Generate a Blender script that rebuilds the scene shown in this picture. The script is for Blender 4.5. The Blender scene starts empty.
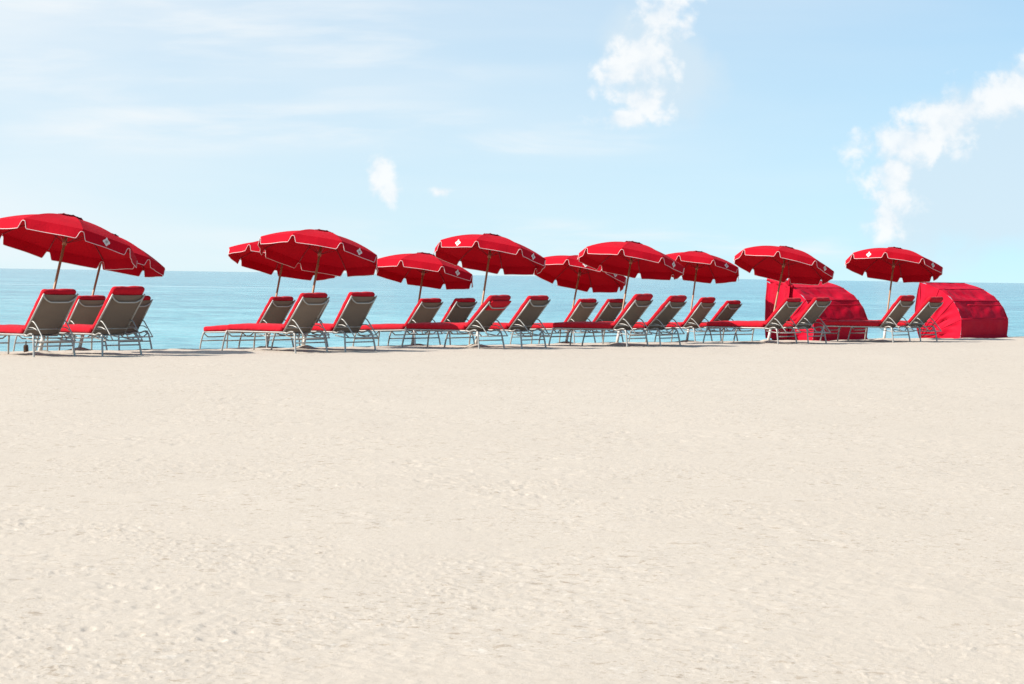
import bpy, bmesh, math, random
import numpy as np
from mathutils import Vector, Matrix, Quaternion

random.seed(7)
rng = np.random.default_rng(11)
R = math.radians
scene = bpy.context.scene
COL = scene.collection

# ------------------------------------------------------------------ camera
EYE = 1.42
cam_d = bpy.data.cameras.new("camera")
cam_d.sensor_width = 36.0
cam_d.lens = 1800.0 / 1024.0 * 36.0
cam_d.clip_start = 0.1
cam_d.clip_end = 60000.0
cam = bpy.data.objects.new("camera", cam_d)
COL.objects.link(cam)
CAM_M = (Matrix.Translation((0, 0, EYE)) @ Matrix.Rotation(R(90 - 2.11), 4, 'X')
         @ Matrix.Rotation(R(0.83), 4, 'Z'))
cam.matrix_world = CAM_M
scene.camera = cam

# ------------------------------------------------------------------ light
SUN_EL, SUN_AZ = 40.0, -107.0          # azimuth from +Y towards +X
sun_dir = Vector((math.sin(R(SUN_AZ)) * math.cos(R(SUN_EL)),
                  math.cos(R(SUN_AZ)) * math.cos(R(SUN_EL)), math.sin(R(SUN_EL))))
sd_ = bpy.data.lights.new("sun", 'SUN')
sd_.energy = 5.0
sd_.angle = R(0.5)
sd_.color = (1.0, 0.955, 0.89)
sun = bpy.data.objects.new("sun", sd_)
COL.objects.link(sun)
sun.rotation_euler = (-sun_dir).to_track_quat('-Z', 'Y').to_euler()

vs = scene.view_settings
vs.view_transform = 'Standard'
vs.look = 'None'
vs.exposure = 0.64
vs.gamma = 1.0
vs.use_curve_mapping = False
scene.render.film_transparent = False
try:
    scene.cycles.use_denoising = True
    scene.cycles.max_bounces = 8
    scene.cycles.filter_width = 1.5
except Exception:
    pass


class NT:
    """small node-tree helper"""
    def __init__(self, nt):
        self.nt = nt

    def n(self, typ, **kw):
        nd = self.nt.nodes.new(typ)
        for k, v in kw.items():
            setattr(nd, k, v)
        return nd

    def put(self, sock, v):
        if v is None:
            return
        if hasattr(v, 'is_output'):
            self.nt.links.new(v, sock)
        else:
            sock.default_value = v

    def math(self, op, a, b=None, c=None, clamp=False):
        nd = self.n('ShaderNodeMath', operation=op, use_clamp=clamp)
        self.put(nd.inputs[0], a)
        self.put(nd.inputs[1], b)
        self.put(nd.inputs[2], c)
        return nd.outputs[0]

    def vmath(self, op, a, b=None):
        nd = self.n('ShaderNodeVectorMath', operation=op)
        self.put(nd.inputs[0], a)
        self.put(nd.inputs[1], b)
        return nd.outputs[0]

    def noise(self, vec, scale, detail=4, rough=0.55, dist=0.0):
        nd = self.n('ShaderNodeTexNoise')
        self.put(nd.inputs['Vector'], vec)
        nd.inputs['Scale'].default_value = scale
        nd.inputs['Detail'].default_value = detail
        nd.inputs['Roughness'].default_value = rough
        nd.inputs['Distortion'].default_value = dist
        return nd.outputs['Fac']

    def mapr(self, v, a, b, c=0.0, d=1.0, smooth=False):
        nd = self.n('ShaderNodeMapRange')
        nd.interpolation_type = 'SMOOTHSTEP' if smooth else 'LINEAR'
        self.put(nd.inputs[0], v)
        for i, x in enumerate((a, b, c, d)):
            self.put(nd.inputs[i + 1], x)
        return nd.outputs[0]

    def mix(self, f, a, b, mode='MIX'):
        nd = self.n('ShaderNodeMix', data_type='RGBA', blend_type=mode)
        self.put(nd.inputs[0], f)
        self.put(nd.inputs[6], a)
        self.put(nd.inputs[7], b)
        return nd.outputs[2]


# ------------------------------------------------------------------ sky
world = bpy.data.worlds.new("World")
scene.world = world
world.use_nodes = True
W = NT(world.node_tree)
bg = world.node_tree.nodes['Background']
tc = W.n('ShaderNodeTexCoord')
sep = W.n('ShaderNodeSeparateXYZ')
W.put(sep.inputs[0], tc.outputs['Generated'])
dx, dy, dz = sep.outputs
# the sky texture, read a little above the true direction so that the horizon stays blue
zz = W.math('ADD', W.math('MULTIPLY', dz, 0.9), 0.10)
comb = W.n('ShaderNodeCombineXYZ')
W.put(comb.inputs[0], dx); W.put(comb.inputs[1], dy); W.put(comb.inputs[2], zz)
sky = W.n('ShaderNodeTexSky')
sky.sky_type = 'NISHITA'
sky.sun_disc = False
sky.sun_elevation = R(SUN_EL)
sky.sun_rotation = R(SUN_AZ)
sky.air_density = 1.0
sky.dust_density = 1.2
sky.ozone_density = 2.0
W.put(sky.inputs[0], W.vmath('NORMALIZE', comb.outputs[0]))
skyc = W.mix(1.0, sky.outputs[0], (0.93, 1.15, 1.11, 1), 'MULTIPLY')
# clouds, in slope coordinates of the sky direction: u = x/y, v = z/y
dys = W.math('MAXIMUM', dy, 0.05)
u = W.math('DIVIDE', dx, dys)
v = W.math('DIVIDE', dz, dys)
uv = W.n('ShaderNodeCombineXYZ')
W.put(uv.inputs[0], u); W.put(uv.inputs[1], v)
UV = uv.outputs[0]
front = W.mapr(dy, 0.15, 0.35)


def blob(cu, cv, su, sv, rot):
    """soft elliptical falloff, 1 in the middle, 0 at the rim"""
    mp = W.n('ShaderNodeMapping', vector_type='TEXTURE')
    W.put(mp.inputs['Vector'], UV)
    mp.inputs['Location'].default_value = (cu, cv, 0)
    mp.inputs['Rotation'].default_value = (0, 0, R(rot))
    mp.inputs['Scale'].default_value = (su, sv, 1)
    ln = W.n('ShaderNodeVectorMath', operation='LENGTH')
    W.put(ln.inputs[0], mp.outputs[0])
    return W.math('SUBTRACT', 1.0, ln.outputs['Value'])


def cl(px, py, wx, wy, rot):
    # cloud centre/size in 1/1800 slope units relative to the horizon
    hy = 268.2 + 0.0145 * px
    return blob((px - 512) / 1800, (hy - py) / 1800, wx / 1800, wy / 1800, rot)


def maxall(lst):
    r = lst[0]
    for x in lst[1:]:
        r = W.math('MAXIMUM', r, x)
    return r


puff = W.noise(UV, 62, 6, 0.56, 0.15)
puff2 = W.noise(UV, 24, 4, 0.55, 0.0)
thick = maxall([
    cl(660, 14, 66, 32, 50), cl(640, 62, 60, 44, 60), cl(622, 120, 46, 15, 0), cl(612, 74, 36, 26, 30),
    cl(680, 26, 30, 16, 60), cl(640, 100, 40, 34, 0),
    cl(1000, 96, 90, 40, 30), cl(945, 118, 90, 42, 28), cl(898, 140, 68, 44, 15), cl(884, 180, 42, 66, 5), cl(885, 215, 26, 30, 0), cl(965, 108, 60, 30, 30),
    cl(378, 176, 18, 34, 0), cl(388, 192, 20, 18, 0), cl(440, 192, 18, 9, 0), cl(1045, 70, 60, 34, 40),
])
dens = W.math('ADD', W.math('MULTIPLY', thick, 0.55),
              W.math('ADD', W.math('MULTIPLY', W.math('SUBTRACT', puff, 0.5), 1.35),
                     W.math('MULTIPLY', W.math('SUBTRACT', puff2, 0.5), 0.5)))
a_thick = W.mapr(dens, 0.07, 0.46, 0.0, 0.84, True)
a_thick = W.math('MULTIPLY', a_thick, W.mapr(thick, -0.35, 0.15, 0, 1, True))
soft = maxall([cl(985, 172, 150, 100, 25), cl(660, 65, 60, 80, 50)])
a_soft = W.math('MULTIPLY', W.mapr(W.math('ADD', soft, W.math('SUBTRACT', puff2, 0.5)), 0.0, 0.5, 0, 0.72, True), 1.0)
# thin streaks: noise stretched along the horizon
mp = W.n('ShaderNodeMapping')
W.put(mp.inputs['Vector'], UV)
mp.inputs['Scale'].default_value = (1.0, 6.0, 1.0)
mp.inputs['Rotation'].default_value = (0, 0, R(1.5))
st = W.noise(mp.outputs[0], 7, 6, 0.55, 0.3)
band = maxall([cl(230, 125, 330, 36, 2), cl(120, 40, 520, 90, 0), cl(560, 140, 180, 22, 3), cl(560, 250, 500, 40, 0)])
a_thin = W.math('MULTIPLY', W.mapr(st, 0.42, 0.72, 0, 0.75, True), W.mapr(band, 0.0, 0.6, 0, 1, True))
st2 = W.noise(mp.outputs[0], 3.0, 5, 0.5, 0.2)
a_veil = W.mapr(st2, 0.2, 0.85, 0.42, 0.70, True)
a_veil = W.math('MULTIPLY', a_veil, W.mapr(u, -0.3, 0.3, 1.25, 0.42))
inv = W.math('SUBTRACT', 1.0, a_thin)
inv = W.math('MULTIPLY', inv, W.math('SUBTRACT', 1.0, a_veil))
alpha = W.math('MULTIPLY', W.math('SUBTRACT', 1.0, inv), front)
CLOUD = (5.15, 5.38, 5.5, 1)
wcol = W.mix(alpha, skyc, CLOUD)
# the shaded cumulus bodies, then their bright rims
wcol = W.mix(W.math('MULTIPLY', a_soft, front), wcol, (3.85, 4.6, 5.15, 1))
wcol = W.mix(W.math('MULTIPLY', a_thick, front), wcol, W.mix(W.mapr(puff, 0.35, 0.65, 0, 1, True), (4.75, 5.1, 5.4, 1), (5.6, 5.65, 5.65, 1)))
W.put(bg.inputs[0], wcol)
bg.inputs[1].default_value = 0.115

# ------------------------------------------------------------------ helpers: pixels of the survey to places
CAM_R = CAM_M.to_3x3()


def ray(px, py):
    d = CAM_R @ Vector(((px - 512) / 1800.0, (342 - py) / 1800.0, -1.0))
    return d


SLOPE = 0.7708
NRM = Vector((-SLOPE, 1.0)).normalized()      # seaward normal of the rows
ROW = Vector((NRM.y, -NRM.x))                 # along the rows, to the right and away
P0 = Vector((0, 35.416))


def sdist(x, y):
    return (np.asarray(x) - P0.x) * NRM.x + (np.asarray(y) - P0.y) * NRM.y


def on_row(px, py, sd):
    """plan position where the sight line meets the line parallel to the row at seaward distance sd"""
    d = ray(px, py)
    k = (P0.dot(NRM) + sd) / (d.x * NRM.x + d.y * NRM.y)
    return Vector((d.x * k, d.y * k)), k


def softplus(x, k):
    return np.log1p(np.exp(np.clip(x / k, -40, 40))) * k


MOUNDS = []          # (x, y, height, sigma)


def ground_macro(x, y):
    s = sdist(x, y)
    z = -0.036 * softplus(s - 0.4, 0.5)
    z = z - 0.15 * softplus(s - 5.6, 0.35)
    return np.maximum(z, -3.2)


def gz(x, y):
    return float(ground_macro(np.array([x]), np.array([y]))[0])


# ------------------------------------------------------------------ helpers: meshes and objects
def mat_new(name):
    m = bpy.data.materials.new(name)
    m.use_nodes = True
    t = NT(m.node_tree)
    bs = m.node_tree.nodes['Principled BSDF']
    return m, t, bs


def mesh_obj(name, verts, faces, mat, parent=None, smooth=True):
    me = bpy.data.meshes.new(name)
    me.from_pydata([tuple(p) for p in verts], [], faces)
    if smooth:
        me.polygons.foreach_set('use_smooth', [True] * len(me.polygons))
    me.materials.append(mat)
    me.update()
    o = bpy.data.objects.new(name, me)
    COL.objects.link(o)
    if parent is not None:
        o.parent = parent
    return o


class MB:
    def __init__(self):
        self.v = []
        self.f = []

    def add(self, vs_, fs_):
        b = len(self.v)
        self.v += [Vector(p) for p in vs_]
        self.f += [tuple(i + b for i in f) for f in fs_]

    def tube(self, pts, r, n=7, smooth_steps=0, flat=1.0, cap=True):
        pts = [Vector(p) for p in pts]
        if smooth_steps:
            pts = catmull(pts, smooth_steps)
        rs = r if isinstance(r, (list, tuple)) else [r] * len(pts)
        if len(rs) != len(pts):
            rs = [rs[0] + (rs[-1] - rs[0]) * i / (len(pts) - 1) for i in range(len(pts))]
        t0 = (pts[1] - pts[0]).normalized()
        ref = Vector((0, 0, 1)) if abs(t0.z) < 0.9 else Vector((1, 0, 0))
        nrm = t0.cross(ref).normalized()
        vs_, fs_ = [], []
        for i, p in enumerate(pts):
            if i == 0:
                t = pts[1] - pts[0]
            elif i == len(pts) - 1:
                t = pts[-1] - pts[-2]
            else:
                t = (pts[i + 1] - pts[i]).normalized() + (pts[i] - pts[i - 1]).normalized()
            t.normalize()
            nrm = (nrm - t * nrm.dot(t)).normalized()
            bn = t.cross(nrm)
            for k in range(n):
                a = 2 * math.pi * k / n
                vs_.append(p + nrm * math.cos(a) * rs[i] + bn * math.sin(a) * rs[i] * flat)
        for i in range(len(pts) - 1):
            for k in range(n):
                k2 = (k + 1) % n
                fs_.append((i * n + k, i * n + k2, (i + 1) * n + k2, (i + 1) * n + k))
        if cap:
            fs_.append(tuple(range(n - 1, -1, -1)))
            fs_.append(tuple((len(pts) - 1) * n + k for k in range(n)))
        self.add(vs_, fs_)

    def build(self, name, mat, parent=None, smooth=True):
        return mesh_obj(name, self.v, self.f, mat, parent, smooth)


def catmull(p, steps):
    out = []
    q = [p[0] * 2 - p[1]] + p + [p[-1] * 2 - p[-2]]
    for i in range(1, len(q) - 2):
        a, b, c, d = q[i - 1], q[i], q[i + 1], q[i + 2]
        for s in range(steps):
            t = s / steps
            out.append(0.5 * ((2 * b) + (c - a) * t + (2 * a - 5 * b + 4 * c - d) * t * t
                              + (-a + 3 * b - 3 * c + d) * t ** 3))
    out.append(p[-1])
    return out


def sm(a, b, x):
    t = min(1, max(0, (x - a) / (b - a)))
    return t * t * (3 - 2 * t)


def empty(name, loc, label, cat, group=None):
    o = bpy.data.objects.new(name, None)
    o.empty_display_size = 0.3
    COL.objects.link(o)
    o.location = loc
    o['label'] = label
    o['category'] = cat
    if group:
        o['group'] = group
    return o


# ------------------------------------------------------------------ materials
def cloth(name, col, rough=0.8, transl=0.0, weave=900.0, bump=0.12, sheen=0.2, var=0.12, wr=6.0, wstr=0.25, fade=0.0):
    m, t, bs = mat_new(name)
    tcn = t.n('ShaderNodeTexCoord')
    big = t.noise(tcn.outputs['Object'], 2.5, 4, 0.6)
    fine = t.noise(tcn.outputs['Object'], weave, 2, 0.5)
    c2 = tuple(c * (1 - var) for c in col) + (1,)
    c1 = tuple(min(1, c * (1 + var)) for c in col) + (1,)
    cc = t.mix(big, c2, c1)
    if fade:
        oi = t.n('ShaderNodeObjectInfo')
        cc = t.mix(t.mapr(oi.outputs['Random'], 0, 1, 0, fade), cc, tuple(0.72 * k_ + 0.004 for k_ in col) + (1,))
    t.put(bs.inputs['Base Color'], cc)
    bs.inputs['Roughness'].default_value = rough
    bs.inputs['Specular IOR Level'].default_value = 0.10
    bs.inputs['Sheen Weight'].default_value = sheen
    bs.inputs['Sheen Roughness'].default_value = 0.5
    wri = t.noise(tcn.outputs['Object'], wr, 3, 0.5, 0.6)
    b1 = t.n('ShaderNodeBump')
    b1.inputs['Strength'].default_value = wstr
    b1.inputs['Distance'].default_value = 0.03
    t.put(b1.inputs['Height'], wri)
    b2 = t.n('ShaderNodeBump')
    b2.inputs['Strength'].default_value = bump
    b2.inputs['Distance'].default_value = 0.002
    t.put(b2.inputs['Height'], fine)
    t.put(b2.inputs['Normal'], b1.outputs[0])
    t.put(bs.inputs['Normal'], b2.outputs[0])
    if transl > 0:
        tr = t.n('ShaderNodeBsdfTranslucent')
        t.put(tr.inputs[0], cc)
        mx = t.n('ShaderNodeMixShader')
        mx.inputs[0].default_value = transl
        out = m.node_tree.nodes['Material Output']
        t.put(mx.inputs[1], bs.outputs[0])
        t.put(mx.inputs[2], tr.outputs[0])
        t.put(out.inputs['Surface'], mx.outputs[0])
    return m


M_CANOPY = cloth('red_canopy_canvas', (0.42, 0.0025, 0.012), 0.9, 0.02, sheen=0.0, wr=5.0, wstr=0.35, var=0.16)
M_CUSH = cloth('red_cushion_fabric', (0.47, 0.006, 0.016), 0.9, 0.0, sheen=0.05, wr=11.0, wstr=0.5, fade=0.7)
M_TENT = cloth('red_tent_nylon', (0.45, 0.004, 0.022), 0.6, 0.05, sheen=0.0, wr=3.0, wstr=0.55)
M_SLING = cloth('taupe_sling_mesh', (0.18, 0.136, 0.106), 0.75, 0.0, weave=300, bump=0.3, sheen=0.0, fade=1.0)
M_PIPE = cloth('white_piping', (0.66, 0.50, 0.47), 0.7)
M_EMB = cloth('white_emblem_print', (0.66, 0.57, 0.52), 0.7)
M_EMBG = cloth('grey_emblem_print', (0.36, 0.33, 0.27), 0.7)
M_DARKRED = cloth('dark_red_binding', (0.20, 0.006, 0.018), 0.8)
M_BAG = cloth('brown_bag_cloth', (0.06, 0.035, 0.022), 0.8, wr=20)

M_METAL, t, bs = mat_new('silver_painted_tube')
tcn = t.n('ShaderNodeTexCoord')
nz = t.noise(tcn.outputs['Object'], 9.0, 4, 0.6)
t.put(bs.inputs['Base Color'], t.mix(nz, (0.30, 0.275, 0.245, 1), (0.43, 0.40, 0.36, 1)))
bs.inputs['Metallic'].default_value = 0.35
t.put(bs.inputs['Roughness'], t.mapr(nz, 0.3, 0.7, 0.35, 0.55))

M_WOOD, t, bs = mat_new('varnished_wood_pole')
tcn = t.n('ShaderNodeTexCoord')
mpn = t.n('ShaderNodeMapping')
t.put(mpn.inputs['Vector'], tcn.outputs['Object'])
mpn.inputs['Scale'].default_value = (30, 30, 1.5)
nz = t.noise(mpn.outputs[0], 3.0, 4, 0.6, 0.5)
t.put(bs.inputs['Base Color'], t.mix(nz, (0.22, 0.10, 0.045, 1), (0.40, 0.21, 0.10, 1)))
bs.inputs['Roughness'].default_value = 0.45

M_SLEEVE, t, bs = mat_new('pale_plastic_sleeve')
tcn = t.n('ShaderNodeTexCoord')
t.put(bs.inputs['Base Color'], t.mix(t.noise(tcn.outputs['Object'], 6, 4), (0.5, 0.45, 0.38, 1), (0.66, 0.61, 0.54, 1)))
bs.inputs['Roughness'].default_value = 0.6

# sand
M_SAND, t, bs = mat_new('pale_beach_sand')
geo = t.n('ShaderNodeNewGeometry')
pos = geo.outputs['Position']
n1 = t.noise(pos, 0.35, 4, 0.6)
n2 = t.noise(pos, 3.5, 5, 0.65)
n3 = t.noise(pos, 160.0, 3, 0.7)
c = t.mix(n1, (0.420, 0.358, 0.294, 1), (0.460, 0.395, 0.328, 1))
c = t.mix(t.mapr(n2, 0.35, 0.75, 0, 0.35, True), c, (0.41, 0.35, 0.285, 1))
c = t.mix(t.mapr(n3, 0.50, 0.80, 0, 0.35), c, (0.33, 0.275, 0.22, 1))
c = t.mix(t.mapr(n3, 0.20, 0.42, 0.35, 0), c, (0.56, 0.51, 0.44, 1))
sp = t.noise(pos, 28.0, 2, 0.5)
c = t.mix(t.mapr(sp, 0.70, 0.76, 0, 0.45), c, (0.27, 0.215, 0.16, 1))
# scraps of dried weed and shell grit, gathered in drifts
drift = t.mapr(t.noise(pos, 0.9, 4, 0.6), 0.38, 0.60, 0.25, 1.0, True)
grit = t.noise(pos, 11.0, 5, 0.72, 0.4)
c = t.mix(t.math('MULTIPLY', drift, t.mapr(grit, 0.56, 0.65, 0, 0.6, True)), c, (0.25, 0.19, 0.135, 1))
fleck = t.noise(pos, 34.0, 4, 0.7, 0.3)
c = t.mix(t.math('MULTIPLY', drift, t.mapr(fleck, 0.575, 0.66, 0, 0.55, True)), c, (0.23, 0.18, 0.13, 1))
c = t.mix(t.math('MULTIPLY', drift, t.mapr(fleck, 0.32, 0.42, 0.45, 0, True)), c, (0.58, 0.53, 0.47, 1))
c = t.mix(t.math('MULTIPLY', drift, t.mapr(grit, 0.33, 0.42, 0.4, 0, True)), c, (0.56, 0.51, 0.45, 1))
t.put(bs.inputs['Base Color'], c)
bs.inputs['Roughness'].default_value = 0.95
bs.inputs['Specular IOR Level'].default_value = 0.1
b1 = t.n('ShaderNodeBump')
b1.inputs['Strength'].default_value = 0.30
b1.inputs['Distance'].default_value = 0.02
t.put(b1.inputs['Height'], t.noise(pos, 22.0, 6, 0.68))
b2 = t.n('ShaderNodeBump')
b2.inputs['Strength'].default_value = 0.5
b2.inputs['Distance'].default_value = 0.003
t.put(b2.inputs['Height'], n3)
t.put(b2.inputs['Normal'], b1.outputs[0])
t.put(bs.inputs['Normal'], b2.outputs[0])

# water
M_WATER, t, bs = mat_new('turquoise_sea')
geo = t.n('ShaderNodeNewGeometry')
mpn = t.n('ShaderNodeMapping')
t.put(mpn.inputs['Vector'], geo.outputs['Position'])
mpn.inputs['Rotation'].default_value = (0, 0, -math.atan(0.35))
mp2 = t.n('ShaderNodeMapping')
t.put(mp2.inputs['Vector'], mpn.outputs[0])
mp2.inputs['Scale'].default_value = (0.45, 1.0, 1.0)
wv = mp2.outputs[0]
sepw = t.n('ShaderNodeSeparateXYZ')
t.put(sepw.inputs[0], geo.outputs['Position'])
far = t.math('LOGARITHM', t.math('MAXIMUM', sepw.outputs[1], 40.0), 10.0)
fcol = t.mapr(far, 1.8, 2.9, 0, 1, True)
wc = t.mix(fcol, (0.055, 0.275, 0.315, 1), (0.050, 0.195, 0.255, 1))
mp3 = t.n('ShaderNodeMapping')
t.put(mp3.inputs['Vector'], mpn.outputs[0])
mp3.inputs['Scale'].default_value = (0.006, 0.05, 1.0)
bands = t.noise(mp3.outputs[0], 1.0, 9, 0.72, 0.3)
wc = t.mix(t.mapr(bands, 0.48, 0.66, 0, 0.7, True), wc, (0.105, 0.36, 0.395, 1))
wc = t.mix(t.mapr(bands, 0.34, 0.50, 0.7, 0, True), wc, (0.022, 0.150, 0.21, 1))


def chop(sx, sy, lo, hi):
    q = t.n('ShaderNodeMapping')
    t.put(q.inputs['Vector'], mpn.outputs[0])
    q.inputs['Scale'].default_value = (sx, sy, 1.0)
    return t.noise(q.outputs[0], 1.0, 3, 0.6, 0.4)


near_f = t.mapr(far, 1.9, 2.35, 1, 0.25, True)
for sx, sy, k in ((1.0, 0.55, 1.0), (0.22, 0.16, 0.9), (0.045, 0.05, 0.8)):
    r_ = chop(sx, sy, 0, 1)
    wc = t.mix(t.math('MULTIPLY', t.mapr(r_, 0.53, 0.64, 0, 0.5 * k, True), 1.0), wc, (0.014, 0.135, 0.19, 1))
    wc = t.mix(t.math('MULTIPLY', t.mapr(r_, 0.36, 0.47, 0.45 * k, 0, True), 1.0), wc, (0.20, 0.45, 0.47, 1))
# a long pale line of slack water on the left, about 350 m out
lx = t.mapr(sepw.outputs[0], -55.0, -10.0, 1, 0, True)
ly = t.math('ABSOLUTE', t.math('SUBTRACT', sepw.outputs[1], t.math('ADD', 352.0, t.math('MULTIPLY', bands, 14.0))))
wc = t.mix(t.math('MULTIPLY', lx, t.mapr(ly, 3.0, 11.0, 0.6, 0, True)), wc, (0.34, 0.52, 0.54, 1))
t.put(bs.inputs['Base Color'], wc)
bs.inputs['Roughness'].default_value = 0.16
bs.inputs['IOR'].default_value = 1.33
bs.inputs['Specular IOR Level'].default_value = 0.15
h = t.math('ADD', t.math('MULTIPLY', t.noise(wv, 0.55, 3, 0.55, 0.3), 0.7),
           t.math('MULTIPLY', t.noise(wv, 2.1, 4, 0.6, 0.3), 0.3))
bw = t.n('ShaderNodeBump')
bw.inputs['Strength'].default_value = 0.8
bw.inputs['Distance'].default_value = 0.45
t.put(bw.inputs['Height'], h)
t.put(bs.inputs['Normal'], bw.outputs[0])

# ------------------------------------------------------------------ where the furniture stands
YAW = 42.0
FRONT, BACKROW = 0.0, 4.42
LH = 0.35
WS = 0.32           # half width of the sling
# near-rail hinge pixel, yaw, back angle, flap kind, row
LOUNGERS = [
    # (px, py, row, yaw, back angle, flap, label)
    (24.0, 333.8, FRONT, 42, 49, 0, 'red cushioned lounger at the far left, its foot cut off by the photo edge'),
    (92.3, 335.0, FRONT, 42, 49, 1, 'red cushioned lounger with the tallest red cushion top, under the leftmost umbrella'),
    (64.0, 332.0, BACKROW, 41, 50, 0, 'smaller red lounger between the two leftmost loungers, farther back'),
    (110.0, 331.5, BACKROW, 41, 50, 0, 'mostly hidden lounger peeking out right of the second lounger from the left'),
    (283.5, 331.5, FRONT, 40, 51, 0, 'red lounger with its whole long seat in view, under the second front umbrella'),
    (333.2, 332.0, FRONT, 40, 54, 0, 'lounger just left of the wide gap under the second front umbrella, dark sling showing'),
    (255.8, 331.0, BACKROW, 37, 50, 0, 'lounger farther back whose foot is the left end of the second cluster'),
    (290.0, 330.5, BACKROW, 42, 50, 0, 'lounger almost wholly hidden behind the long front lounger of the second cluster'),
    (465.8, 329.7, FRONT, 38, 43.5, 2, 'lounger with a red flap hanging over its back, under the third front umbrella'),
    (508.5, 330.3, FRONT, 38, 48, 0, 'lounger right of the flap draped one, bare taupe sling, middle of the photo'),
    (405.0, 330.5, BACKROW, 42, 47, 0, 'lounger farther back under the lower umbrella left of the photo middle'),
    (440.0, 331.0, BACKROW, 42, 48, 0, 'small lounger directly left of and behind the flap draped one'),
    (613.4, 329.1, FRONT, 37, 48, 1, 'lounger under the fourth front umbrella, red cushion thick over its top edge'),
    (646.6, 328.5, FRONT, 37, 45, 1, 'lounger right of the fourth front umbrella pole, rounded red top over its sling'),
    (563.5, 329.0, BACKROW, 41, 48, 0, 'lounger farther back below the sharply drooping umbrella, left one of two'),
    (592.0, 329.0, BACKROW, 41, 48, 0, 'lounger farther back below the sharply drooping umbrella, right one of two'),
    (683.5, 328.0, BACKROW, 38, 48, 1, 'lounger farther back with a squarish red top, under the rearmost right umbrella'),
    (709.5, 328.0, BACKROW, 38, 45, 0, 'lounger farther back whose lower half hides behind a long red seat'),
    (764.9, 327.3, FRONT, 40, 46, 0, 'lounger with a long red seat, its dark back before the left tent'),
    (795.0, 327.9, FRONT, 40, 48, 0, 'lounger standing wholly in front of the left red tent'),
    (880.2, 326.1, FRONT, 42, 49, 1, 'lounger with a long red seat between the two tents, under the rightmost umbrella'),
    (907.7, 327.6, FRONT, 42, 46, 1, 'last lounger on the right, its back before the right tent'),
]
# umbrella: apex px, seaward distance of its foot, lean right, lean away, spin, emblem panels, label
UMBS = [
    (70.5, 217.0, 1.6, 0.165, 0.225, 40, 1.12, (0, 4), 'largest red umbrella, cut off by the left edge of the photo'),
    (323.5, 232.3, 1.6, 0.140, 0.24, -6, 1.04, (1, 5), 'red umbrella above the second cluster, one white emblem at its right'),
    (492.5, 235.8, 1.6, 0.135, 0.205, 1, 1.02, (1, 7, 5, 3), 'red umbrella in the middle of the photo with emblems on both sides'),
    (634.0, 243.2, 1.6, 0.165, 0.18, 0, 1.02, (1, 5), 'red umbrella right of the middle that overlaps two lower ones'),
    (787.0, 248.3, 1.6, 0.215, 0.215, -2, 1.02, (1, 5), 'red umbrella leaning most, in front of the left tent'),
    (895.5, 249.0, 1.6, 0.150, 0.215, -8, 1.04, (1, 7, 5, 3), 'rightmost red umbrella, between the two tents'),
    (108.0, 233.5, BACKROW + .6, 0.200, 0.18, 28, 1.06, (), 'red umbrella farther back, mostly hidden by the leftmost big one'),
    (286.5, 242.0, BACKROW + .6, 0.150, 0.225, 28, 1.0, (), 'red umbrella farther back, sticking out left of the second front one'),
    (426.0, 254.3, BACKROW + .6, 0.130, 0.18, -8, 1.03, (1, 5), 'lower red umbrella left of the photo middle'),
    (582.5, 257.6, BACKROW + .6, 0.185, 0.25, -4, 1.0, (0, 1, 4, 5), 'lower red umbrella right of the middle, drooping to the right'),
    (699.0, 252.7, BACKROW + .6, 0.140, 0.215, 29, 0.97, (0, 4), 'red umbrella farther back, its left edge behind the fourth front one'),
]
POLE_L = 2.28

umb_place = []
for px, py, sd, lr, la, spin, sc, emb, label in UMBS:
    # the apex is seaward of the foot by the lean
    axis = Vector((lr, la, 1.0)).normalized()
    lean_sd = POLE_L * (axis.x * NRM.x + axis.y * NRM.y)
    p, k = on_row(px, py, sd + lean_sd)
    d = ray(px, py)
    apex = Vector((0, 0, EYE)) + d * k
    # foot: follow the axis down to the ground
    L = POLE_L
    for _ in range(8):
        f = apex - axis * L
        L += (f.z - gz(f.x, f.y)) / axis.z
    foot = apex - axis * L
    umb_place.append((foot, axis, L, spin, emb, label, sc))
    MOUNDS.append((foot.x, foot.y, 0.06, 0.16))

# ------------------------------------------------------------------ the sand, one sheet
def vnoise(x, y, seed):
    """value noise with smooth interpolation, any array"""
    xi = np.floor(x).astype(np.int64); yi = np.floor(y).astype(np.int64)
    fx = x - xi; fy = y - yi
    fx = fx * fx * fx * (fx * (fx * 6 - 15) + 10); fy = fy * fy * fy * (fy * (fy * 6 - 15) + 10)

    def hsh(a, b):
        n = (a * 374761393 + b * 668265263 + seed * 974634777) & 0xFFFFFFFF
        n = ((n ^ (n >> 13)) * 1274126177) & 0xFFFFFFFF
        n = ((n ^ (n >> 16)) * 2246822519) & 0xFFFFFFFF
        return ((n ^ (n >> 15)) & 0xFFFF) / 65535.0 * 2 - 1
    a = hsh(xi, yi); b = hsh(xi + 1, yi); c_ = hsh(xi, yi + 1); d = hsh(xi + 1, yi + 1)
    return (a * (1 - fx) + b * fx) * (1 - fy) + (c_ * (1 - fx) + d * fx) * fy


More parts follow.
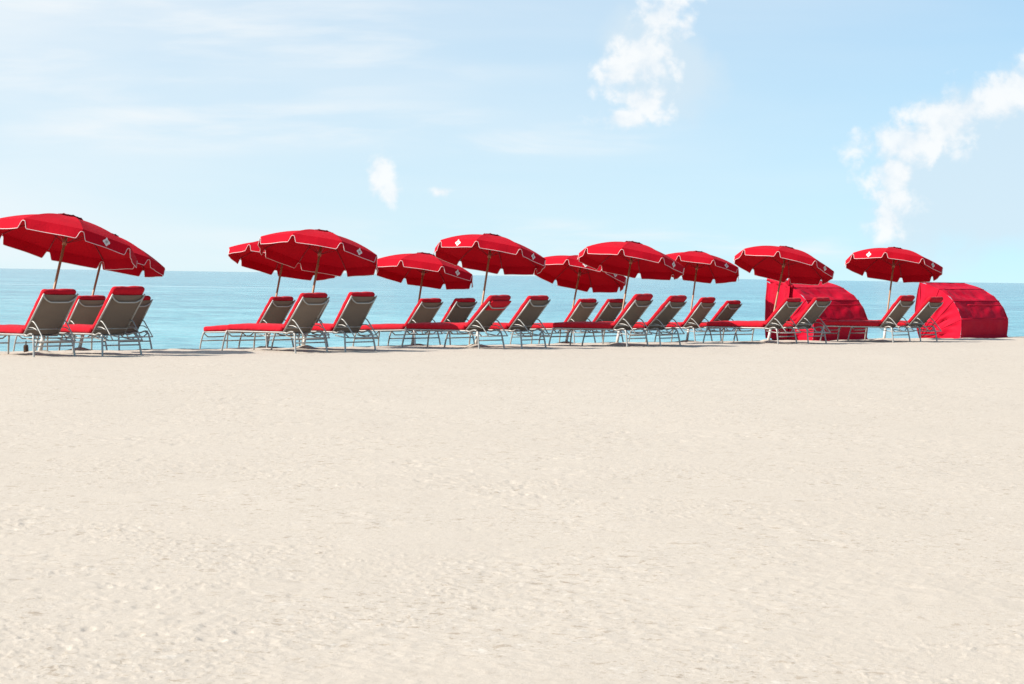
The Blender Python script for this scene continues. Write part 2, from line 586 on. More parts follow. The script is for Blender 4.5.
def sand_detail(x, y):
    r = np.hypot(x, y)
    z = 0.010 * vnoise(x / 2.6, y / 2.6, 1) + 0.004 * vnoise(x / 0.9 + 5, y / 0.9, 2)
    patch = np.clip(vnoise(x / 1.7, y / 1.7, 3) * 0.9 + vnoise(x / 0.6, y / 0.6, 8) * 0.5 + 0.35, 0, 1.3)
    ca, sa = math.cos(0.5), math.sin(0.5)
    xr, yr = x * ca - y * sa, x * sa + y * ca
    a = 1 - np.abs(vnoise(xr / 0.16, yr / 0.11, 4)) * 2          # ridged lumps
    b = 1 - np.abs(vnoise(xr / 0.07, yr / 0.05 + 3, 5)) * 2
    z += patch * (0.0012 * a + 0.0014 * b)
    z += 0.0020 * vnoise(x / 0.33, y / 0.33, 6)
    patch2 = np.clip(vnoise(x / 1.1 + 7, y / 1.1, 13) * 1.0 + vnoise(x / 0.35, y / 0.35, 18) * 0.8 + 0.25, 0, 1.4)
    cr = vnoise(xr / 0.040, yr / 0.032, 14) * 0.55 + vnoise(x / 0.017, y / 0.017, 15) * 0.55
    z += patch2 * 0.006 * np.clip(cr - 0.22, 0, 1)
    z -= patch2 * 0.005 * np.clip(-cr - 0.38, 0, 1)
    # sparse dents and kicked-up scuffs, a hand across
    d1 = vnoise(x / 0.105, y / 0.085, 41) * 0.7 + vnoise(x / 0.05, y / 0.05, 42) * 0.45
    pm = np.clip(vnoise(x / 1.5 + 3, y / 1.5, 43) + vnoise(x / 0.5, y / 0.5, 44) * 0.7 + 0.15, 0, 1.3)
    z -= pm * 0.012 * np.clip(d1 - 0.36, 0, 0.5)
    z += pm * 0.007 * np.clip(-d1 - 0.42, 0, 0.5)
    # footprints worn soft: shallow pits on a jittered lattice
    g = 0.75
    xi = np.floor(x / g); yi = np.floor(y / g)
    for ox in (-1, 0, 1):
        for oy in (-1, 0, 1):
            cx, cy = xi + ox, yi + oy
            h1 = np.abs(np.sin(cx * 127.1 + cy * 311.7) * 43758.5453) % 1
            h2 = np.abs(np.sin(cx * 269.5 + cy * 183.3) * 43758.5453) % 1
            h3 = np.abs(np.sin(cx * 91.7 + cy * 57.3) * 9631.77) % 1
            px_, py_ = (cx + h1) * g, (cy + h2) * g
            ang = h3 * 6.28
            ex, ey = x - px_, y - py_
            q = ((ex * np.cos(ang) + ey * np.sin(ang)) / 0.13) ** 2 + ((-ex * np.sin(ang) + ey * np.cos(ang)) / 0.06) ** 2
            amp = np.where(h3 > 0.55, 0.004 * (h3 - 0.2), 0.0)
            z += amp * (-np.exp(-q) + 0.55 * np.exp(-(np.sqrt(q) - 1.7) ** 2 * 3))
    # the trodden, lumpy edge of the berm around and behind the loungers
    s = sdist(x, y)
    edge = np.exp(-((s - 3.0) / 3.2) ** 2)
    z += edge * (0.018 * vnoise(x / 0.55, y / 0.55, 21) + 0.012 * vnoise(x / 0.22, y / 0.22, 22))
    return z * np.clip((220 - r) / 120, 0, 1)


def build_sand():
    dense_r = np.exp(np.linspace(math.log(4.6), math.log(62.0), 1050))
    radii = np.concatenate([[0.6, 1.5, 2.6, 3.4, 4.0, 4.3], dense_r,
                            np.exp(np.linspace(math.log(66), math.log(9000), 34))])
    a_front = np.linspace(-20.5, 20.5, 821)
    a_side = np.concatenate([np.linspace(21.5, 60, 40), np.linspace(64, 296, 59), np.linspace(300, 338.5, 40)])
    ang = np.radians(np.concatenate([a_front, a_side]))
    nr, na = len(radii), len(ang)
    rr, aa = np.meshgrid(radii, ang, indexing='ij')
    x = rr * np.sin(aa); y = rr * np.cos(aa)
    z = ground_macro(x, y) + sand_detail(x, y)
    for mx, my, mh, ms in MOUNDS:
        d2 = (x - mx) ** 2 + (y - my) ** 2
        z += mh * np.exp(-d2 / (2 * ms * ms)) * (1 + 0.35 * vnoise(x / 0.12, y / 0.12, 31))
    vts = np.stack([x, y, z], -1).reshape(-1, 3)
    vts = np.vstack([vts, [[0, 0, 0.0]]])
    i, j = np.meshgrid(np.arange(nr - 1), np.arange(na), indexing='ij')
    j2 = (j + 1) % na
    q = np.stack([i * na + j, (i + 1) * na + j, (i + 1) * na + j2, i * na + j2], -1).reshape(-1, 4)[:, ::-1]
    ctr = nr * na
    jj = np.arange(na)
    tri = np.stack([np.full(na, ctr), jj, (jj + 1) % na], -1)[:, ::-1]
    me = bpy.data.meshes.new('sand')
    nv, nq, ntri = len(vts), len(q), len(tri)
    me.vertices.add(nv)
    me.vertices.foreach_set('co', vts.astype(np.float32).ravel())
    loops = np.concatenate([q.ravel(), tri.ravel()]).astype(np.int32)
    me.loops.add(len(loops))
    me.loops.foreach_set('vertex_index', loops)
    starts = np.concatenate([np.arange(nq) * 4, nq * 4 + np.arange(ntri) * 3]).astype(np.int32)
    me.polygons.add(nq + ntri)
    me.polygons.foreach_set('loop_start', starts)
    me.polygons.foreach_set('use_smooth', np.ones(nq + ntri, dtype=bool))
    me.materials.append(M_SAND)
    me.update(calc_edges=True)
    me.validate()
    o = bpy.data.objects.new('sand', me)
    COL.objects.link(o)
    o['kind'] = 'structure'
    return o


sand = build_sand()

# ------------------------------------------------------------------ the sea
SEA_Z = -1.7
ring = [Vector((0, 0, SEA_Z))]
faces = []
N = 128
radii = [20, 60, 200, 800, 4000, 40000]
for r_ in radii:
    for k in range(N):
        a = 2 * math.pi * k / N
        ring.append(Vector((r_ * math.cos(a), r_ * math.sin(a), SEA_Z)))
for k in range(N):
    faces.append((0, 1 + k, 1 + (k + 1) % N))
for i in range(len(radii) - 1):
    for k in range(N):
        k2 = (k + 1) % N
        faces.append((1 + i * N + k, 1 + (i + 1) * N + k, 1 + (i + 1) * N + k2, 1 + i * N + k2))
sea = mesh_obj('sea', ring, faces, M_WATER)
sea['kind'] = 'structure'


# ------------------------------------------------------------------ loungers
def rounded_box(L, Wd, T, r, nx, ny, nz, puff=0.0, seed=0, wrinkle=0.004, tufts=0):
    """cushion: x 0..L, y centred, z 0..T"""
    from mathutils import noise as mn
    hx, hy, hz = L / 2, Wd / 2, T / 2
    idx = {}
    vs_, fs_ = [], []

    def vid(i, j, k):
        key = (i, j, k)
        if key not in idx:
            p = Vector((-hx + 2 * hx * i / nx, -hy + 2 * hy * j / ny, -hz + 2 * hz * k / nz))
            inn = Vector((max(-hx + r, min(hx - r, p.x)), max(-hy + r, min(hy - r, p.y)),
                          max(-hz + r, min(hz - r, p.z))))
            d = p - inn
            if d.length > 1e-9:
                p = inn + d.normalized() * r
            a, b = p.x / hx, p.y / hy
            dome = (1 - a * a * a * a) * (1 - b * b)
            s = 1 if p.z > 0 else -0.25
            p.z += s * puff * dome
            if tufts:
                ph = (p.x + hx) / L * tufts
                p.z -= (0.009 if p.z > 0 else 0) * math.exp(-((ph - round(ph)) / 0.09) ** 2)
            q = Vector((p.x * 7 + seed * 3.1, p.y * 7, p.z * 7))
            p += Vector((mn.noise(q), mn.noise(q + Vector((9, 3, 1))), mn.noise(q + Vector((2, 8, 5))))) * wrinkle
            idx[key] = len(vs_)
            vs_.append(p + Vector((hx, 0, hz)))
        return idx[key]
    for i in range(nx):
        for j in range(ny):
            fs_.append((vid(i, j, nz), vid(i + 1, j, nz), vid(i + 1, j + 1, nz), vid(i, j + 1, nz)))
            fs_.append((vid(i, j, 0), vid(i, j + 1, 0), vid(i + 1, j + 1, 0), vid(i + 1, j, 0)))
    for i in range(nx):
        for k in range(nz):
            fs_.append((vid(i, 0, k), vid(i + 1, 0, k), vid(i + 1, 0, k + 1), vid(i, 0, k + 1)))
            fs_.append((vid(i, ny, k), vid(i, ny, k + 1), vid(i + 1, ny, k + 1), vid(i + 1, ny, k)))
    for j in range(ny):
        for k in range(nz):
            fs_.append((vid(0, j, k), vid(0, j, k + 1), vid(0, j + 1, k + 1), vid(0, j + 1, k)))
            fs_.append((vid(nx, j, k), vid(nx, j + 1, k), vid(nx, j + 1, k + 1), vid(nx, j, k + 1)))
    return vs_, fs_


SEAT = 1.54
BACK = 0.82
WL = 0.395          # half spread of the leg frames at the sand


def make_lounger():
    root = empty('beach_lounger', (0, 0, 0), 'red cushioned lounger on silver tube legs', 'lounger',
                 'red cushioned beach loungers in two rows')
    # seat frame: side rails with the hump behind the hinge, cross bars
    m = MB()
    for s in (-1, 1):
        m.tube([(-SEAT, s * WS, LH), (-1.0, s * WS, LH), (-0.4, s * WS, LH), (0, s * WS, LH),
                (0.10, s * (WS + .01), LH - .012), (0.22, s * (WS + .03), LH + .018), (0.31, s * (WS + .04), LH + .012)],
               0.015, 7, 4)
        # rack the strut rests on
        m.tube([(0.02, s * (WS - .04), LH - .06), (0.28, s * (WS - .03), LH - .095), (0.56, s * (WS - .03), LH - .095)], 0.011, 6)
    m.tube([(-SEAT, -WS, LH), (-SEAT, WS, LH)], 0.015)
    m.tube([(0.0, -WS, LH - .02), (0.0, WS, LH - .02)], 0.012)
    m.tube([(-0.75, -WS, LH - .02), (-0.75, WS, LH - .02)], 0.012)
    m.tube([(0.56, -WS + .03, LH - .095), (0.56, WS - .03, LH - .095)], 0.011)
    m.build('seat_frame', M_METAL, root)
    # legs
    for xf, xb in ((-SEAT + .04, -SEAT - .05), (0.33, 0.40)):
        for s in (-1, 1):
            l = MB()
            l.tube([(xf - (.0 if xf < 0 else .06), s * (WS + .012), LH + .004), (xf, s * (WS + .035), LH - .03),
                    (xf + (xb - xf) * .5, s * (WS + .055), LH - .18), (xb, s * WL, -0.06)], 0.0172, 7, 4)
            l.build('leg', M_METAL, root)
        b = MB()
        b.tube([(xf + (xb - xf) * .5, -WS - .055, 0.17), (xf + (xb - xf) * .5, WS + .055, 0.17)], 0.0125)
        b.tube([(xf, -WS - .02, LH - .02), (xf, -WS + .07, LH - .085), (xf, -WS + .13, LH - .10), (xf, WS - .13, LH - .10),
                (xf, WS - .07, LH - .085), (xf, WS + .02, LH - .02)], 0.0125, 7, 3)
        b.build('crossbar', M_METAL, root)
    # seat sling
    g = MB()
    nx, ny = 10, 6
    vs_, fs_ = [], []
    for i in range(nx + 1):
        for j in range(ny + 1):
            y = -WS + 2 * WS * j / ny
            vs_.append((-SEAT + .02 + (SEAT - .03) * i / nx, y, LH + .004 - 0.02 * (1 - (y / WS) ** 2)))
    for i in range(nx):
        for j in range(ny):
            a = i * (ny + 1) + j
            fs_.append((a, a + ny + 1, a + ny + 2, a + 1))
    g.add(vs_, fs_)
    g.build('seat_sling', M_SLING, root)
    vs_, fs_ = rounded_box(SEAT - .01, 0.655, 0.108, 0.046, 44, 12, 4, 0.024, 1, 0.011, tufts=0)
    vs_ = [v_ + Vector((-SEAT - .01, 0, LH + .012)) for v_ in vs_]
    mesh_obj('seat_cushion', vs_, fs_, M_CUSH, root)

    # back, modelled lying along +x from its hinge
    def back(o):
        o.location = (0, 0, LH)
        return o
    f = MB()
    for s in (-1, 1):
        f.tube([(0, s * WS, 0), (BACK, s * WS, 0)], 0.0155)
    f.tube([(0.12, -WS, -.012), (0.12, WS, -.012)], 0.011)
    back(f.build('backrest_frame', M_METAL, root))
    hb = MB()
    hb.tube([(BACK - .03, -WS, -.005), (BACK - .075, -WS + .05, -.035), (BACK - .115, -WS + .13, -.05), (BACK - .125, -WS + .2, -.052),
             (BACK - .125, WS - .2, -.052), (BACK - .115, WS - .13, -.05), (BACK - .075, WS - .05, -.035), (BACK - .03, WS, -.005)],
            0.0125, 7, 4)
    back(hb.build('head_bar', M_METAL, root))
    g = MB()
    vs_, fs_ = [], []
    nx = 8
    for i in range(nx + 1):
        for j in range(ny + 1):
            y = -WS + 2 * WS * j / ny
            vs_.append((0.01 + (BACK - .02) * i / nx, y, -0.014 * (1 - (y / WS) ** 2)))
    for i in range(nx):
        for j in range(ny):
            a = i * (ny + 1) + j
            fs_.append((a, a + ny + 1, a + ny + 2, a + 1))
    g.add(vs_, fs_)
    back(g.build('backrest_sling', M_SLING, root))
    # two fold knots of the cushion: back cushion
    back(mesh_obj('back_cushion', *back_cushion_mesh(0.035), M_CUSH, root))
    return root


def back_cushion_mesh(over):
    vs_, fs_ = rounded_box(BACK + over - .035, 0.645, 0.105, 0.050, 26, 12, 4, 0.024, 5, 0.011)
    return [v_ + Vector((0.035, 0, 0.012)) for v_ in vs_], fs_


def head_flap_mesh():
    """the tongue of the cushion that hangs over the head bar and down behind the sling"""
    b = MB()
    t_v, t_f = rounded_box(0.26, 0.58, 0.03, 0.013, 8, 14, 2, 0.006, 15, 0.006)
    b.add([Vector((BACK + 0.05 - v_.x, v_.y, -0.005 - (0.03 - v_.z))) for v_ in t_v],
          [tuple(reversed(f)) for f in t_f])
    return b


proto = make_lounger()
proto_children = list(proto.children)
tall = mesh_obj('back_cushion', *back_cushion_mesh(0.10), M_CUSH)
tall_data = tall.data
bpy.data.objects.remove(tall)
tmp = head_flap_mesh().build('head_flap', M_CUSH)
flap_data = tmp.data
bpy.data.objects.remove(tmp)

BACKPARTS = ('backrest_frame', 'head_bar', 'backrest_sling', 'back_cushion')


def base_name(o):
    return o.name.split('.')[0]


def strut_mesh(th):
    m = MB()
    c_, s_ = math.cos(th), math.sin(th)
    ux, uz = 0.30 * c_, LH + 0.30 * s_
    return ux, uz


for i, (px, py, row, yaw, th, flap, label) in enumerate(LOUNGERS):
    if i == 0:
        root = proto
        kids = proto_children
    else:
        root = proto.copy()
        COL.objects.link(root)
        kids = []
        for ch in proto_children:
            c2 = ch.copy()
            COL.objects.link(c2)
            c2.parent = root
            kids.append(c2)
    root['label'] = label
    near, k = on_row(px, py, row)
    yr = R(yaw)
    far_dir = Vector((math.sin(yr), math.cos(yr)))
    org = near + far_dir * WS
    root.location = (org.x, org.y, gz(org.x, org.y))
    # tip with the slope of the sand
    hx = Vector((math.cos(yr), -math.sin(yr)))
    z0 = gz(org.x - hx.x * 1.45, org.y - hx.y * 1.45)
    z1 = gz(org.x + hx.x * 0.38, org.y + hx.y * 0.38)
    pitch = math.atan2(z1 - z0, 1.83)
    root.rotation_euler = (0, -pitch * 0.6, -yr)
    thr = R(th)
    for ch in kids:
        if base_name(ch) in BACKPARTS:
            ch.rotation_euler = (0, -thr, 0)
            ch.scale = (1.08 if i < 2 else 1.0, 1, 1)
        if base_name(ch) == 'back_cushion':
            cushion = ch
    if flap >= 1:
        cushion.data = tall_data
    if flap == 2:
        fo = bpy.data.objects.new('head_flap', flap_data)
        COL.objects.link(fo)
        fo.parent = cushion
    # struts: two bent bars each side from the back down to the rack
    ux, uz = strut_mesh(thr)
    for s in (-1, 1):
        m = MB()
        y = s * (WS - .012)
        m.tube([(ux, y, uz), (ux + .07, y, uz - .015), (ux + .16, y - s * .01, uz - .10), (0.54, y - s * .015, LH - .085)], 0.0115, 6, 3)
        m.tube([(0.16 * math.cos(thr), y, LH + .16 * math.sin(thr)), (ux + .06, y, uz - .11), (ux + .17, y - s * .01, uz - .155)], 0.0095, 6, 2)
        m.build('support_strut', M_METAL, root)

# ------------------------------------------------------------------ umbrellas
RU, HU, VAL = 1.16, 0.37, 0.165
APEX = 2.28          # canonical pole length


def canopy_pt(t, seg, uu):
    """t 0 apex..1 rim; seg panel, uu 0..1 across; z relative to apex"""
    a0 = R(45 * seg)
    a1 = R(45 * (seg + 1))
    r = RU * t
    z = -HU * (0.30 * t + 0.70 * t ** 2.1)
    p0 = Vector((math.sin(a0) * r, -math.cos(a0) * r, z))
    p1 = Vector((math.sin(a1) * r, -math.cos(a1) * r, z))
    p = p0.lerp(p1, uu)
    w = 4 * uu * (1 - uu)
    p.z -= 0.018 * w * math.sin(math.pi * min(1, t * 1.0)) - 0.004 * w
    return p


def notch(uu):
    e = min(uu, 1 - uu)
    return 0.24 + 0.76 * sm(0.022, 0.10, e)


def val_pt(seg, uu, f):
    """valance: f 0 at the rim .. 1 at its lower edge"""
    p = canopy_pt(1.0, seg, uu)
    d = VAL * notch(uu) * f
    out = Vector((p.x, p.y, 0)).normalized()
    wav = 0.012 * math.sin(uu * 9 + seg * 2.3) * f
    return p + Vector((0, 0, -d)) + out * (d * 0.16 + wav)


def make_umbrella_data():
    # canopy shell
    m = MB()
    NT_, NU = 10, 10
    for seg in range(8):
        vs_, fs_ = [], []
        for i in range(NT_ + 1):
            for j in range(NU + 1):
                vs_.append(canopy_pt(0.02 + 0.98 * i / NT_, seg, j / NU))
        for i in range(NT_):
            for j in range(NU):
                a = i * (NU + 1) + j
                fs_.append((a, a + NU + 1, a + NU + 2, a + 1))
        m.add(vs_, fs_)
    can = m.build('canopy', M_CANOPY)
    # valance
    m = MB()
    us = [0, .02, .035, .05, .065, .08, .095, .11, .13, .2, .3, .4, .5, .6, .7, .8, .87, .89, .905, .92, .935, .95, .965, .98, 1]
    for seg in range(8):
        vs_, fs_ = [], []
        for uu in us:
            for f in (0, .35, .7, 1):
                vs_.append(val_pt(seg, uu, f))
        n = 4
        for i in range(len(us) - 1):
            for j in range(n - 1):
                a = i * n + j
                fs_.append((a, a + 1, a + n + 1, a + n))
        m.add(vs_, fs_)
    val = m.build('valance', M_CANOPY)
    m = MB()
    for seg in range(8):
        m.tube([val_pt(seg, uu, 1.0) for uu in us], 0.0052, 5)
    pip = m.build('piping', M_PIPE)
    rib_l = []
    for seg in range(8):
        m = MB()
        pts = [canopy_pt(t_, seg, 0) + Vector((0, 0, -0.012)) for t_ in (0.03, .3, .55, .8, 1.0)]
        m.tube(pts, 0.006, 5)
        # stretcher down to the runner
        m.tube([canopy_pt(0.5, seg, 0) + Vector((0, 0, -0.015)), Vector((math.sin(R(45 * seg)) * .03, -math.cos(R(45 * seg)) * .03, -0.42))], 0.005, 5)
        rib_l.append(m.build('rib', M_DARKRED))
    m = MB()
    m.tube([(0, 0, -APEX - 0.25), (0, 0, -APEX + .55), (0, 0, -.02)], 0.0215, 10)
    pole = m.build('pole', M_WOOD)
    m = MB()
    m.tube([(0, 0, -APEX - 0.05), (0, 0, -APEX + .36)], [0.034, 0.030], 10)
    slv = m.build('ground_sleeve', M_SLEEVE)
    m = MB()
    m.tube([(0, 0, -.46), (0, 0, -.36)], 0.034, 10)
    run = m.build('runner', M_WOOD)
    # vent cap with its small knobs
    m = MB()
    vs_ = [Vector((0, 0, 0.02))]
    fs_ = []
    for q in (0.08, 0.14, 0.18):
        for k in range(16):
            a = R(22.5 * k)
            p = canopy_pt(q, 0, 0)
            rr = RU * q * (1 - 0.05 * (k % 2))
            vs_.append(Vector((math.sin(a) * rr, -math.cos(a) * rr, p.z + 0.018 + 0.006 * (k % 2))))
    for k in range(16):
        fs_.append((0, 1 + k, 1 + (k + 1) % 16))
        for rg in range(2):
            b = 1 + rg * 16
            fs_.append((b + k, b + 16 + k, b + 16 + (k + 1) % 16, b + (k + 1) % 16))
    m.add(vs_, fs_)
    vent = m.build('vent_cap', M_CANOPY)
    m = MB()
    ringp = []
    for k in range(49):
        a = R(7.5 * k)
        rr = RU * 0.17 * (1 - 0.02 * math.cos(8 * a))
        ringp.append((math.sin(a) * rr, -math.cos(a) * rr, canopy_pt(0.17, 0, 0).z + .016 + .012 * math.cos(8 * a) ** 3))
    m.tube(ringp, 0.006, 6)
    knob = m.build('vent_rim', M_DARKRED)
    # emblem: white leaf cluster with a grey heart, lying 5 mm above the cloth near the rim of a panel
    embs, hearts = [], []
    for seg in range(8):
        def surf(a, b, lift):
            # on the valance: a across (m), b upwards (m)
            wid = 2 * RU * math.sin(R(22.5))
            uu = 0.5 + a * 0.78 / wid
            f_ = 0.46 - b * 0.78 / VAL
            p = val_pt(seg, uu, f_)
            n_ = (val_pt(seg, uu + .01, f_) - p).cross(val_pt(seg, uu, f_ + .05) - p).normalized()
            if n_.x * p.x + n_.y * p.y < 0:
                n_ = -n_
            return p + n_ * lift
        m = MB()
        for cx, cy, rx, ry, rot in ((0, .050, .026, .046, 0), (-.048, .004, .040, .034, 15), (.048, .004, .040, .034, -15),
                                    (0, -.044, .028, .040, 0), (-.026, -.03, .024, .024, 0), (.026, -.03, .024, .024, 0), (.026, .03, .024, .024, 0),
                                    (-.026, .03, .024, .024, 0)):
            ca, sa = math.cos(R(rot)), math.sin(R(rot))
            vs_ = [surf(cx, cy, .006)]
            K = 16
            for k in range(K):
                th = 2 * math.pi * k / K
                ex, ey = rx * math.cos(th), ry * math.sin(th) * (1.0 if k % 2 == 0 else 0.88)
                vs_.append(surf(cx + ex * ca - ey * sa, cy + ex * sa + ey * ca, .006))
            m.add(vs_, [(0, 1 + k, 1 + (k + 1) % K) for k in range(K)])
        e_o = m.build('emblem', M_EMB)
        m = MB()
        for dx_, dy_, l_ in ((0, 0, .036), (-.022, .008, .022), (.022, .01, .022)):
            K = 8
            vs_ = [surf(dx_, dy_, .010)] + [surf(dx_ + .010 * math.cos(2 * math.pi * k / K), dy_ + l_ * math.sin(2 * math.pi * k / K), .010) for k in range(K)]
            m.add(vs_, [(0, 1 + k, 1 + (k + 1) % K) for k in range(K)])
        h_o = m.build('emblem_vein', M_EMBG)
        embs.append(e_o)
        hearts.append(h_o)
    out = dict(canopy=can.data, valance=val.data, piping=pip.data, pole=pole.data, ground_sleeve=slv.data, runner=run.data,
               vent_cap=vent.data, vent_rim=knob.data, rib=[r_.data for r_ in rib_l], emblem=[e_.data for e_ in embs],
               vein=[h_.data for h_ in hearts])
    for o in [can, val, pip, pole, slv, run, vent, knob] + rib_l + embs + hearts:
        bpy.data.objects.remove(o)
    return out


UD = make_umbrella_data()


def child(name, data, parent, loc=None):
    o = bpy.data.objects.new(name, data)
    COL.objects.link(o)
    o.parent = parent
    if loc:
        o.location = loc
    return o


for foot, axis, L, spin, emb, label, sc in umb_place:
    root = empty('beach_umbrella', foot, label, 'umbrella', 'red beach umbrellas in two rows')
    q = Vector((0, 0, 1)).rotation_difference(axis) @ Quaternion((0, 0, 1), R(spin + 31.0))
    root.rotation_mode = 'QUATERNION'
    root.rotation_quaternion = q
    root.scale = (sc, sc, sc)
    top = (0, 0, L / sc)
    can = child('canopy', UD['canopy'], root, top)
    child('valance', UD['valance'], can)
    child('piping', UD['piping'], can)
    for e in emb:
        eo = child('emblem', UD['emblem'][(e - 1) % 8], can)
        child('emblem_vein', UD['vein'][(e - 1) % 8], can)
    for rd in UD['rib']:
        child('rib', rd, root, top)
    vc = child('vent_cap', UD['vent_cap'], root, top)
    child('vent_rim', UD['vent_rim'], vc)
    child('pole', UD['pole'], root, top)
    child('runner', UD['runner'], root, top)
    child('ground_sleeve', UD['ground_sleeve'], root, (0, 0, APEX))

# ------------------------------------------------------------------ tents (clamshell cabanas)
TW = 2.0
PROFILE = [(-.01, -.05), (-.05, 0.25), (-0.05, 0.53), (0.075, 0.785), (0.25, 1.01), (0.49, 1.18), (0.76, 1.32), (1.10, 1.425), (1.42, 1.49)]
RIBS = [2, 4, 6, 8]


def make_tent(px, py, sd, label, folded):
    """local x = along the row, y = seaward, z up; origin at the near back bottom corner"""
    from mathutils import noise as mn
    p, k = on_row(px, py, sd)
    root = empty('beach_tent', (p.x, p.y, gz(p.x, p.y) - .01), label, 'tent', 'red clamshell beach tents')
    root.rotation_euler = (0, 0, math.atan2(ROW.y, ROW.x))
    # roof strips
    prof = []
    for a, b in zip(PROFILE[:-1], PROFILE[1:]):
        for s in range(4):
            prof.append((a[0] + (b[0] - a[0]) * s / 4, a[1] + (b[1] - a[1]) * s / 4))
    prof.append(PROFILE[-1])

    def inset(z):
        return 0.05 * sm(0.5, 1.5, z)

    NX = 40
    m = MB()
    vs_, fs_ = [], []
    for i, (y, z) in enumerate(prof):
        rib_d = min(abs(i - r_ * 4) for r_ in RIBS) / 4.0
        for j in range(NX + 1):
            f = j / NX
            x = inset(z) + (TW - 2 * inset(z)) * f
            sag = 0.045 * sm(0, 1, rib_d) * math.sin(math.pi * f)
            n_ = mn.noise(Vector((f * 7, i * 0.35 + f * 2, sd))) * 0.045 + mn.noise(Vector((f * 22, i * 0.4, 4))) * 0.012
            n_ *= sm(0, .6, rib_d + .15)
            vs_.append((x, y + sag * .5 - n_ * .6, z - sag + n_))
    for i in range(len(prof) - 1):
        for j in range(NX):
            a = i * (NX + 1) + j
            fs_.append((a, a + 1, a + NX + 2, a + NX + 1))
    m.add(vs_, fs_)
    hood = m.build('hood', M_TENT, root)
    # side panels: a fan from the pivot on the sand to the ribs
    piv = Vector((0, 1.34, -.05))
    for side in (0, 1):
        m = MB()
        vs_, fs_ = [], []
        NR = 22
        pp = prof + [(1.475, 1.30), (1.51, 1.05), (1.53, .80), (1.52, .50), (1.45, .22)]
        for i, (y, z) in enumerate(pp):
            e = Vector((inset(z), y, z))
            rib_d = min(abs(i - r_ * 4) for r_ in RIBS) / 4.0
            for j in range(NR + 1):
                f = j / NR
                q_ = piv.lerp(e, f)
                bulge = math.sin(math.pi * f) * 0.5
                w = sm(0, .7, rib_d)
                dx_ = bulge * w * (0.08 + 0.26 * mn.noise(Vector((f * 4.5 + side * 5, i * .55, sd)))) + bulge * 0.12 * mn.noise(Vector((f * 3, i * 0.9, 7 + sd)))
                q_.x += dx_
                if side:
                    q_.x = TW - q_.x
                vs_.append(q_)
        for i in range(len(pp) - 1):
            for j in range(NR):
                a = i * (NR + 1) + j
                fc = (a, a + 1, a + NR + 2, a + NR + 1)
                fs_.append(fc if side else tuple(reversed(fc)))
        m.add(vs_, fs_)
        m.build('side_panel', M_TENT, root)
    # ribs (hoops) under the cloth
    for r_ in RIBS:
        y, z = PROFILE[r_]
        m = MB()
        m.tube([piv + Vector((-.002, 0, 0)), (inset(z) - .004, y, z + .003), (TW - inset(z) + .004, y, z + .003),
                Vector((TW + .002, piv.y, piv.z))], 0.011, 6)
        m.build('rib', M_TENT, root)
    # binding along the front mouth
    m = MB()
    y, z = PROFILE[-1]
    edge = [(1.45, .22), (1.52, .50), (1.53, .80), (1.51, 1.05), (1.475, 1.30)]
    m.tube([piv] + [(inset(b_), a_, b_) for a_, b_ in edge] + [(inset(z), y + .005, z), (TW - inset(z), y + .005, z)]
           + [(TW - inset(b_), a_, b_) for a_, b_ in reversed(edge)] + [Vector((TW, piv.y, piv.z))], 0.016, 6)
    m.build('mouth_binding', M_DARKRED, root)
    # window flap rolled on the back
    m = MB()
    m.tube([(0.30, -0.02, 0.905), (0.8, -.035, 0.90), (1.3, -.035, .90), (1.70, -.02, .905)], 0.02, 8, 4)
    m.build('rolled_flap', M_TENT, root)
    # skirt spread on the sand
    m = MB()
    vs_, fs_ = [], []
    for j in range(25):
        f = j / 24
        w = 0.02 * math.sin(f * 23) + .012 * math.sin(f * 51)
        vs_ += [(TW * f, -.012, .10), (TW * f, -.06 + w, .03 + w * .4), (TW * f, -.17 + w * 2, 0.004 + abs(w) * .4)]
    for j in range(24):
        for q_ in range(2):
            a = j * 3 + q_
            fs_.append((a, a + 1, a + 4, a + 3))
    m.add(vs_, fs_)
    m.build('ground_skirt', M_TENT, root)
    if folded:
        # hood front gathered and tied in a knot above the side
        m = MB()
        y, z = PROFILE[6]
        pts = []
        for s in range(13):
            f = s / 12
            pts.append((0.02 + .05 * math.sin(s * 1.9), 0.72 + .85 * f, 1.335 + .17 * f + .028 * math.sin(s * 2.3)))
        m.tube(pts, [0.05 + .028 * math.sin(s * 2.9) ** 2 for s in range(13)], 9)
        m.tube([(0.0, .78, 1.38), (-.05, .76, 1.50), (-.04, .72, 1.60)], [0.05, .06, .03], 8, 3)
        m.tube([(0.0, .80, 1.38), (-.06, .86, 1.48), (-.07, .93, 1.55)], [0.04, .05, .02], 8, 3)
        m.build('tied_knot', M_TENT, root)
        # loose cloth drawn down the side in folds
        m = MB()
        vs_, fs_ = [], []
        NI, NJ = 30, 18
        for i in range(NI + 1):
            f = i / NI
            for j in range(NJ + 1):
                g = j / NJ
                y = 0.74 + 0.80 * f + g * (0.08 - .1 * f)
                z = (1.345 + .115 * f - .03 * f * f + .025 * math.sin(f * 13)) * (1 - g) + .02
                fold = 0.055 * math.sin(f * 15 + g * 2.2 + math.sin(f * 7) * 1.3) * (0.35 + g * .65) + .03 * mn.noise(Vector((f * 12, g * 5, 3)))
                vs_.append((-0.05 - .03 * math.sin(math.pi * g) + fold * .8, y, z))
        for i in range(NI):
            for j in range(NJ):
                a = i * (NJ + 1) + j
                fs_.append((a, a + 1, a + NJ + 2, a + NJ + 1))
        m.add(vs_, fs_)
        m.build('loose_side_cloth', M_TENT, root)
    return root


make_tent(812.0, 337.0, 2.8, 'red tent with a gathered, tied hood, behind two loungers left of the other tent', True)
make_tent(959.5, 337.0, 2.8, 'smooth red clamshell tent at the right end of the row', False)

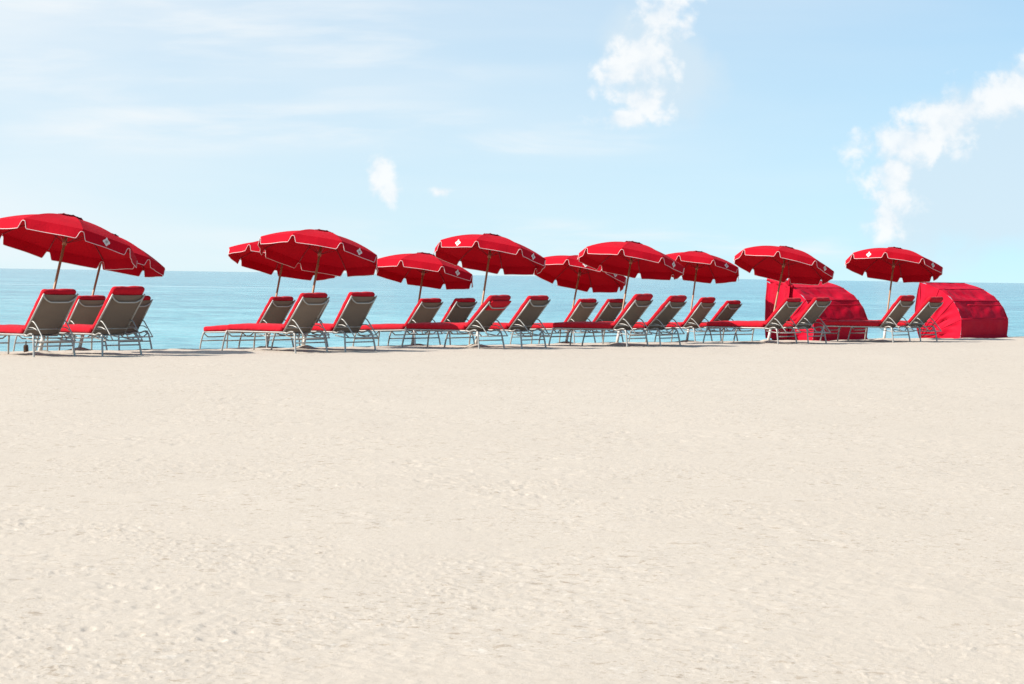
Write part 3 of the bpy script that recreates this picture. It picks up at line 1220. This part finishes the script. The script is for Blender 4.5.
# ------------------------------------------------------------------ small bag under the leftmost lounger
p, k = on_row(26, 350.5, 2.2)
bag = empty('small_bag', (p.x, p.y, gz(p.x, p.y)), 'small dark brown bag standing on the sand under the leftmost lounger', 'bag')
vs_, fs_ = rounded_box(0.075, 0.10, 0.17, 0.03, 6, 6, 8, 0.0, 2, 0.008)
mesh_obj('bag_body', [v_ - Vector((.0375, 0, .015)) for v_ in vs_], fs_, M_BAG, bag)
m = MB()
m.tube([(0, -.03, .14), (0, -.03, .19), (0, 0, .215), (0, .03, .19), (0, .03, .14)], 0.006, 6, 4)
m.build('bag_handle', M_BAG, bag)
